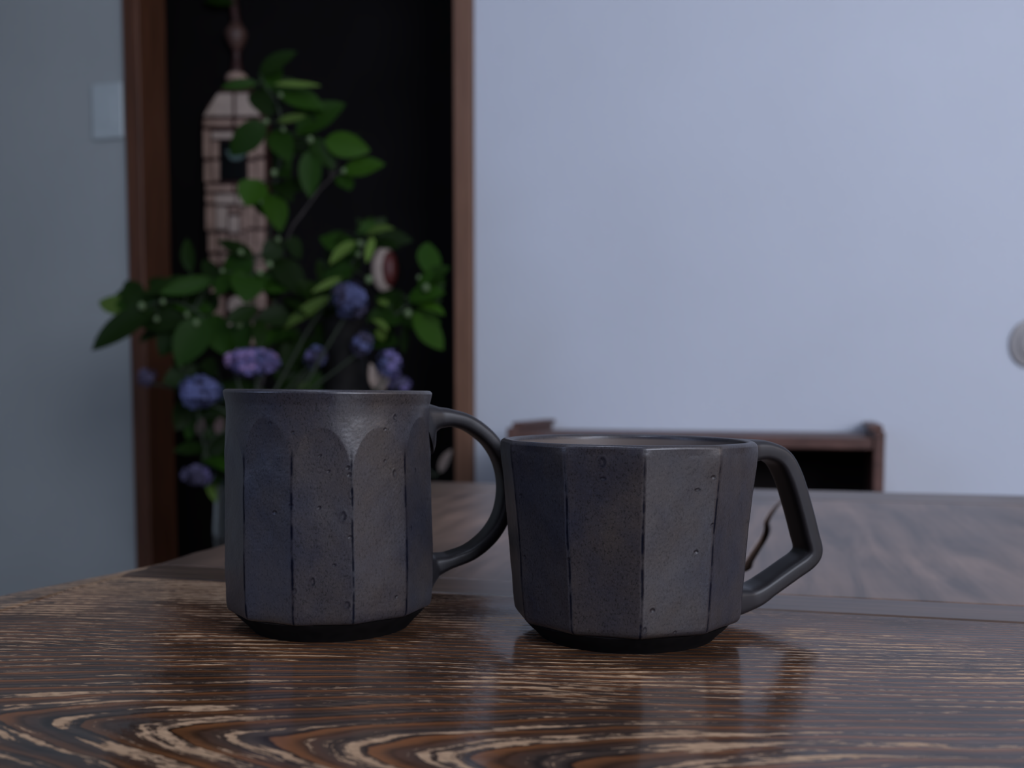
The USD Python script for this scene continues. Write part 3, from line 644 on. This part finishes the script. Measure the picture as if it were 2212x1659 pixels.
branch('tallest leafy branch, its glossy leaves reaching over the tan ornament and the black alcove', 'branch',
       [(600, 700, .03), (612, 560, .02), (628, 497, 0), (655, 458, 0), (690, 410, 0), (716, 385, 0)],
       [(740, 372, 832, 355, 46, 'b', -.01), (735, 378, 757, 412, 34, 'g', 0), (722, 385, 765, 402, 28, 'd', .02), (700, 305, 800, 326, 48, 'b', -.02), (715, 330, 780, 290, 30, 'd', .02)],
       [(742, 370, 6, -.01), (752, 292, 5, 0)], stem_m='twig')
branch('upper leafy branch curving in front of the tan ornament', 'branch',
       [(590, 700, 0), (578, 560, 0), (590, 440, 0), (600, 370, 0), (612, 300, 0), (600, 230, 0), (570, 180, 0)],
       [(560, 160, 642, 112, 34, 'd', .01), (592, 182, 694, 186, 22, 'p', -.03), (596, 196, 702, 236, 50, 'g', -.01), (556, 180, 478, 190, 22, 'g', -.02), (548, 196, 584, 256, 44, 'd', .01),
        (576, 264, 497, 336, 52, 'g', -.03), (600, 262, 662, 250, 16, 'p', -.03), (592, 282, 628, 352, 48, 'g', 0), (640, 292, 746, 224, 62, 'g', 0), (670, 300, 722, 368, 42, 'g', -.01),
        (672, 322, 670, 428, 44, 'g', -.02), (622, 300, 700, 318, 46, 'd', .02), (560, 388, 532, 446, 62, 'b', -.01), (584, 372, 628, 384, 36, 'g', 0), (588, 396, 632, 438, 36, 'd', 0),
        (584, 420, 606, 502, 48, 'b', -.02), (556, 398, 576, 470, 40, 'g', .01), (630, 240, 690, 272, 34, 'd', .02)],
       [(670, 302, 7, -.03), (575, 263, 6, -.03), (592, 374, 7, -.03), (606, 206, 5, -.03), (566, 438, 5, -.03), (600, 517, 6, -.03), (612, 280, 5, -.02)], fill=8)
branch('bushy leafy branch with pale yellow-green tips at the right of centre', 'branch',
       [(640, 760, 0), (700, 660, 0), (745, 590, 0), (780, 540, 0), (800, 505, 0)],
       [(770, 548, 690, 512, 54, 'g', 0), (768, 522, 712, 572, 26, 'p', -.03), (790, 508, 852, 494, 24, 'p', -.02), (772, 502, 812, 480, 20, 'g', -.01), (806, 512, 792, 568, 17, 'p', -.03),
        (800, 528, 862, 538, 34, 'd', 0), (770, 556, 694, 604, 48, 'g', .01), (764, 576, 674, 628, 40, 'g', -.01), (738, 600, 672, 632, 14, 'p', -.03), (716, 640, 612, 712, 26, 'p', -.03),
        (690, 660, 640, 610, 50, 'd', .02), (735, 620, 700, 690, 40, 'd', .02), (744, 500, 700, 540, 34, 'd', .03), (784, 500, 770, 470, 20, 'd', 0)],
       [(778, 527, 7, -.02), (774, 550, 6, -.02), (797, 604, 8, -.03)], fill=20)
branch('right-hand leafy branch almost touching the right alcove post', 'branch',
       [(660, 800, 0), (760, 740, .02), (840, 690, 0), (885, 655, 0), (905, 630, 0), (925, 590, 0)],
       [(880, 646, 962, 634, 50, 'g', 0), (892, 676, 958, 756, 58, 'b', -.03), (888, 672, 792, 694, 60, 'g', .01), (900, 660, 960, 682, 36, 'b', -.01), (876, 656, 822, 632, 38, 'd', .02), (870, 640, 846, 668, 32, 'g', -.01),
        (850, 690, 812, 752, 46, 'd', .02), (906, 622, 938, 584, 22, 'g', 0), (862, 670, 812, 640, 40, 'd', 0), (838, 660, 818, 648, 16, 'p', -.03), (880, 690, 872, 766, 18, 'd', .02),
        (818, 706, 828, 736, 20, 'p', -.03), (804, 690, 840, 716, 16, 'p', -.02)],
       [(881, 677, 8, -.04), (920, 622, 8, -.02), (905, 600, 5, 0)], fill=15)
branch('left-hand leafy branch hanging over the left alcove post and the blue-grey wall', 'branch',
       [(520, 800, 0), (470, 720, 0), (420, 670, 0), (360, 650, 0), (300, 665, 0)],
       [(336, 664, 198, 758, 62, 'd', -.02), (292, 676, 214, 650, 50, 'p', .02), (418, 606, 306, 642, 40, 'd', 0), (460, 604, 344, 634, 34, 'g', .01), (404, 686, 292, 700, 56, 'd', 0), (408, 690, 346, 770, 66, 'd', .01),
        (444, 684, 384, 792, 68, 'g', -.02), (456, 680, 490, 768, 54, 'g', 0), (414, 590, 404, 514, 30, 'd', .05), (470, 610, 440, 560, 34, 'd', .03), (380, 640, 320, 604, 40, 'd', .03), (430, 650, 370, 612, 40, 'd', .03), (370, 700, 300, 740, 40, 'd', .02)],
       [(306, 662, 8, -.03), (338, 690, 6, -.03), (424, 698, 7, -.03), (404, 680, 6, -.03), (352, 652, 6, -.02)], fill=20)
branch('leafy branch covering the middle of the tan ornament', 'branch',
       [(560, 800, -.03), (550, 700, -.04), (545, 620, -.04), (550, 560, -.04)],
       [(548, 560, 468, 520, 50, 'd', -.03), (548, 556, 484, 600, 60, 'g', -.04), (538, 580, 530, 656, 64, 'g', -.03), (500, 590, 470, 640, 40, 'g', -.03), (556, 664, 488, 698, 34, 'd', -.05), (540, 690, 500, 772, 56, 'g', -.03), (560, 690, 560, 762, 30, 'd', -.03),
        (590, 556, 652, 640, 66, 'd', -.01), (604, 520, 570, 566, 40, 'd', -.02), (600, 580, 586, 650, 50, 'd', -.01), (612, 520, 650, 560, 54, 'd', 0), (620, 640, 676, 690, 56, 'd', .01), (640, 704, 604, 790, 50, 'd', .01), (592, 690, 640, 740, 40, 'd', .02)],
       [(520, 545, 6, -.06), (582, 572, 7, -.06), (516, 700, 8, -.06), (480, 585, 5, -.06), (562, 590, 6, -.05)], fill=15)
branch('low leafy branch drooping at the left of the tall mug', 'branch',
       [(515, 860, -.02), (470, 850, -.03), (430, 880, -.03), (440, 960, -.03), (455, 1000, -.03)],
       [(430, 800, 352, 826, 50, 'd', 0), (470, 800, 430, 790, 40, 'd', 0), (410, 860, 380, 930, 46, 'd', 0), (436, 880, 404, 950, 44, 'g', .02), (440, 990, 490, 1020, 46, 'g', -.03), (456, 1010, 492, 1060, 30, 'd', -.02), (452, 1034, 466, 1086, 22, 'p', .0), (420, 780, 380, 850, 50, 'd', .03),
        (440, 905, 428, 940, 20, 'k', -.03), (478, 900, 470, 940, 20, 'k', -.03), (505, 820, 470, 870, 50, 'd', .02)], [(390, 790, 6, -.02)], fill=15)
branch('dark leafy branch filling the gap between the blue flower heads above the tall mug', 'branch',
       [(620, 880, 0), (650, 820, .01), (680, 760, .02)],
       [(650, 800, 612, 740, 56, 'd', .02), (664, 790, 700, 720, 56, 'd', .03), (640, 830, 590, 800, 50, 'd', .02), (660, 820, 720, 800, 50, 'd', .03), (690, 740, 720, 690, 44, 'd', .03), (636, 840, 600, 850, 30, 'd', .0), (640, 838, 668, 832, 16, 'p', .0)], fill=20)
branch('pair of upright cream buds rising behind the rim of the tall mug', 'bud', [(700, 950, -.02), (790, 900, -.03), (808, 850, -.03)],
       [(812, 842, 800, 784, 20, 'c', -.03), (822, 846, 828, 792, 26, 'c', -.03)], name='cream_bud_stem')
branch('single dried cream leaf seen through the round handle of the tall mug', 'dried leaf', [(700, 940, -.02), (860, 960, -.01), (940, 1030, 0)],
       [(950, 1020, 977, 970, 20, 'c', 0.0)], name='dried_leaf_stem')

def floret_mesh(c, nrm, r, spin):
    """four rounded petals"""
    n = np.array(nrm); n /= np.linalg.norm(n); a = np.cross(n, [0.2, 0.3, 1]); a /= np.linalg.norm(a); b = np.cross(n, a)
    v, f = [np.array(c)], []
    for k in range(4):
        th = spin + k * math.pi / 2
        for dt, rr, hgt in ((-0.62, 0.55, 0.05), (-0.55, 0.92, 0.18), (0, 1.05, 0.10), (0.55, 0.92, 0.18), (0.62, 0.55, 0.05)):
            v.append(np.array(c) + r * (rr * (math.cos(th + dt) * a + math.sin(th + dt) * b) + hgt * n))
        o = 1 + 5 * k
        f += [(0, o, o + 1), (0, o + 1, o + 2), (0, o + 2, o + 3), (0, o + 3, o + 4)]
    return trimesh.Trimesh(v, f, process=False)

def hydrangea(label, x, y, rx, ry, n, mats, dd=0.0, stem=()):
    cpt = at(x, y, BD + dd); R = rx / F * BD; Rz = ry / F * BD
    low = np.array([MOUTH[0] + rng.uniform(-.03, .03), MOUTH[1] + rng.uniform(-.03, .03), bz + 0.02])
    t = Thing('hydrangea_stem', label, 'flower', low, group=None)
    mid = [at(a, b, BD + dd) for a, b in stem]
    P = spline([low, MOUTH + np.array([rng.uniform(-.02, .02), rng.uniform(-.02, .02), 0])] + mid + [cpt - np.array([0, -0.005, Rz * 0.5])], 40)
    t.part('stem', tube(P, 0.003, 0.002), M['stem'], True)
    core = t.part('flower_head', ball(cpt, 1.0, 2, (R * 0.66, R * 0.66, Rz * 0.62)), M['dim_violet'], True)
    n = int(n * 0.7)
    for k in range(n):
        zz = 1 - 2 * (k + 0.5) / n; ph = k * 2.39996 + rng.uniform(-.2, .2); q = math.sqrt(1 - zz * zz)
        d = np.array([q * math.cos(ph), q * math.sin(ph), zz]); d += np.array([rng.uniform(-.1, .1) for _ in range(3)])
        c = cpt + d * np.array([R, R, Rz]) * rng.uniform(0.66, 0.98)
        t.part('floret', floret_mesh(c, d / np.array([R, R, Rz]), max(R * 0.40, 0.0085) * rng.uniform(0.8, 1.15), rng.uniform(0, 3)), M[rng.choice(mats)], False, parent=core)
hydrangea('blue-violet hydrangea head topmost in the bouquet, above the dark slender vase', 755, 647, 37, 38, 46, ['blue', 'blue', 'dim_violet'], -.05, [(640, 860), (700, 760)])
hydrangea('flattest and widest violet hydrangea head just above the rim of the tall mug', 552, 782, 52, 26, 54, ['violet', 'violet', 'mauve', 'blue'], -.10, [(555, 880)])
hydrangea('small mauve sprig at the left end of the flat violet hydrangea head', 500, 776, 14, 13, 14, ['mauve'], -.10, [(530, 880)])
hydrangea('large blue hydrangea head left of the tall mug rim', 434, 846, 44, 36, 50, ['blue', 'blue', 'violet'], -.08, [(500, 900)])
hydrangea('small violet hydrangea head between the flat violet head and the dark slender vase', 682, 772, 25, 26, 26, ['blue', 'violet', 'dim_violet'], -.03, [(610, 880)])
hydrangea('small blue hydrangea head right of the dark slender vase', 782, 742, 24, 27, 26, ['blue', 'dim_violet'], -.04, [(650, 860)])
hydrangea('pale blue hydrangea head beside the cream buds, right part of the bouquet', 842, 786, 27, 30, 28, ['blue', 'blue', 'violet'], -.05, [(660, 900), (800, 850)])
hydrangea('dusky violet hydrangea head directly behind the tall mug rim at its right end', 866, 830, 25, 17, 22, ['dim_violet', 'violet'], -.05, [(680, 930), (820, 880)])
hydrangea('dim violet hydrangea head hanging lowest, left of the tall mug body', 428, 1026, 32, 22, 26, ['dim_violet', 'dim_violet', 'violet'], -.05, [(500, 930), (450, 960)])
hydrangea('faded purple hydrangea head in front of the left alcove post', 316, 816, 22, 22, 18, ['dim_violet'], .02, [(480, 880), (380, 840)])

# ------------------------------------------------------------------ tall lattice ornament hung in the alcove
OV = V1 + AD - 0.012                                    # its mid plane, close to the alcove's back
def ov(px, py, v=OV): p = at_v(px + 3, py, v); return float(p @ RU), float(p[2])
def rpoly(pxs, v0, v1):
    """an outline given in pixels on the alcove's back, extruded from v0 to v1"""
    from shapely.geometry import Polygon
    p = Polygon([ov(*q) for q in pxs]); m = trimesh.creation.extrude_polygon(p, v1 - v0, engine='earcut'); a = m.vertices
    out = a[:, :1] * RU + (v0 + a[:, 2:3]) * RV + a[:, 1:2] * [0, 0, 1]
    r = trimesh.Trimesh(out, m.faces, process=False); r.invert() if r.volume < 0 else None
    return r
top = at_v(512, 168, OV)
orn = Thing('lattice_ornament', 'tall tan ornament with dark red lattice lines and slender red neck hanging in the alcove', 'ornament', top)
orn.part('panel', rpoly([(498, 178), (532, 178), (560, 222), (576, 262), (580, 500), (581, 752), (468, 752), (456, 540), (440, 268), (452, 230)], V1 + AD - 0.026, V1 + AD), M['dark_red'])
tiles = [
 (450, 208, 505, 254, 'p', [(476, 206), (506, 206), (506, 254), (446, 254)]), (514, 208, 566, 254, 'p', [(514, 206), (540, 206), (566, 254), (514, 254)]),
 (446, 262, 505, 276, 't'), (514, 262, 572, 276, 't'), (445, 284, 457, 344, 't'), (447, 352, 459, 396, 't'), (463, 288, 506, 303, 'p'), (463, 308, 476, 344, 't'), (465, 350, 478, 394, 't'),
 (540, 288, 556, 344, 't'), (560, 284, 574, 340, 't'), (541, 352, 556, 396, 't'), (560, 348, 575, 396, 't'), (512, 288, 534, 303, 't'),
 (450, 402, 506, 416, 't'), (514, 402, 534, 416, 't'), (450, 422, 466, 440, 't'), (470, 422, 512, 443, 'p'), (518, 422, 530, 446, 'p'), (450, 446, 467, 500, 't'), (472, 448, 494, 498, 'p'), (500, 450, 520, 462, 't'),
 (500, 468, 520, 505, 'p'), (526, 450, 536, 500, 't'), (538, 448, 555, 494, 't'), (560, 402, 575, 440, 't'), (540, 402, 555, 440, 't'), (560, 446, 577, 494, 't'), (522, 504, 533, 552, 't'), (538, 500, 554, 552, 't'), (558, 500, 576, 552, 't'),
 (455, 506, 470, 546, 't'), (476, 506, 494, 546, 't'), (500, 510, 517, 552, 't'), (458, 552, 474, 590, 't'), (480, 552, 515, 570, 't'), (520, 558, 552, 572, 't'), (557, 558, 578, 600, 't'), (460, 596, 478, 634, 't'),
 (460, 642, 487, 690, 't'), (492, 606, 550, 622, 't'), (558, 606, 578, 668, 't'), (546, 640, 554, 690, 't'), (498, 646, 540, 672, 'p', [(498, 672), (498, 652), (518, 636), (540, 652), (540, 672)]), (498, 694, 524, 714, 'p'), (464, 696, 488, 744, 't'), (494, 718, 540, 746, 't'), (546, 696, 560, 746, 't'), (564, 676, 579, 746, 't')]
for q in tiles:
    x0, y0, x1, y1, k = q[:5]; poly = q[5] if len(q) > 5 else [(x0, y0 + 0.7), (x1, y0 + 0.7), (x1, y1 - 0.7), (x0, y1 - 0.7)]
    orn.part('tile', rpoly(poly, V1 + AD - 0.031, V1 + AD - 0.0255), M['tan_pale' if k == 'p' else 'tan'], False)
orn.part('window', rpoly([(481, 308), (536, 308), (536, 392), (481, 392)], V1 + AD - 0.033, V1 + AD - 0.0255), M['black'], False, label='black square inlay with a pale teal crescent')
orn.part('crescent', rpoly([(494, 330), (538, 328), (536, 342), (522, 351), (506, 349)], V1 + AD - 0.036, V1 + AD - 0.0325), M['teal'], False)
sc = float(np.linalg.norm(at_v(520, 300, OV) - at_v(510, 300, OV))) / 10
def neck(pr, x_off=0):
    c0 = at_v(512, 178, V1 + AD - 0.016); out = []
    for y, r in pr:
        p = at_v(512, y, V1 + AD - 0.016); out.append((r * sc, p[2] - c0[2]))
    return lathe(out, c0, 20)
orn.part('collar', neck([(178, 20), (172, 21), (164, 19), (160, 15)]), M['tan'], True)
orn.part('neck', neck([(162, 14), (150, 11), (135, 8), (120, 7), (105, 9)]), M['dark_red'], True)
orn.part('knob', neck([(108, 9), (95, 15), (82, 20), (70, 21), (60, 15), (50, 10)]), M['knob_brown'], True)
orn.part('cord', tube(spline([at_v(512, 56, V1 + AD - 0.012), at_v(506, 20, V1 + AD - 0.012), at_v(500, -40, V1 + AD - 0.008), at_v(500, -70, V1 + AD)], 16), 0.012, 0.010, 10), M['dark_red'], True)
orn.part('ribbon', leaf_mesh(at_v(510, 8, V1 + AD - 0.02), at_v(440, 2, V1 + AD - 0.025), 0.028), M['leaf_dark'], True)

# small cream and red round ornament further right
rc = at_v(832, 582, V1 + AD - 0.02)
ro = Thing('round_ornament', 'small cream ornament with a red face behind the leaves at the right', 'ornament', rc)
ru, rz = rc @ RU, rc[2]
def rell(u, v, z, a, b, c_):
    m = trimesh.creation.icosphere(subdivisions=3, radius=1.0); q = m.vertices * [a, b, c_] + [u, v, z]
    return trimesh.Trimesh(q[:, :1] * RU + q[:, 1:2] * RV + q[:, 2:] * [0, 0, 1], m.faces, process=False)
ro.part('shell', rell(ru - 0.003, V1 + AD - 0.02, rz, 24 * sc, 0.022, 41 * sc), M['tan_pale'], True)
ro.part('red_face', rell(ru + 9 * sc, V1 + AD - 0.024, rz, 16 * sc, 0.021, 33 * sc), M['red'], True)
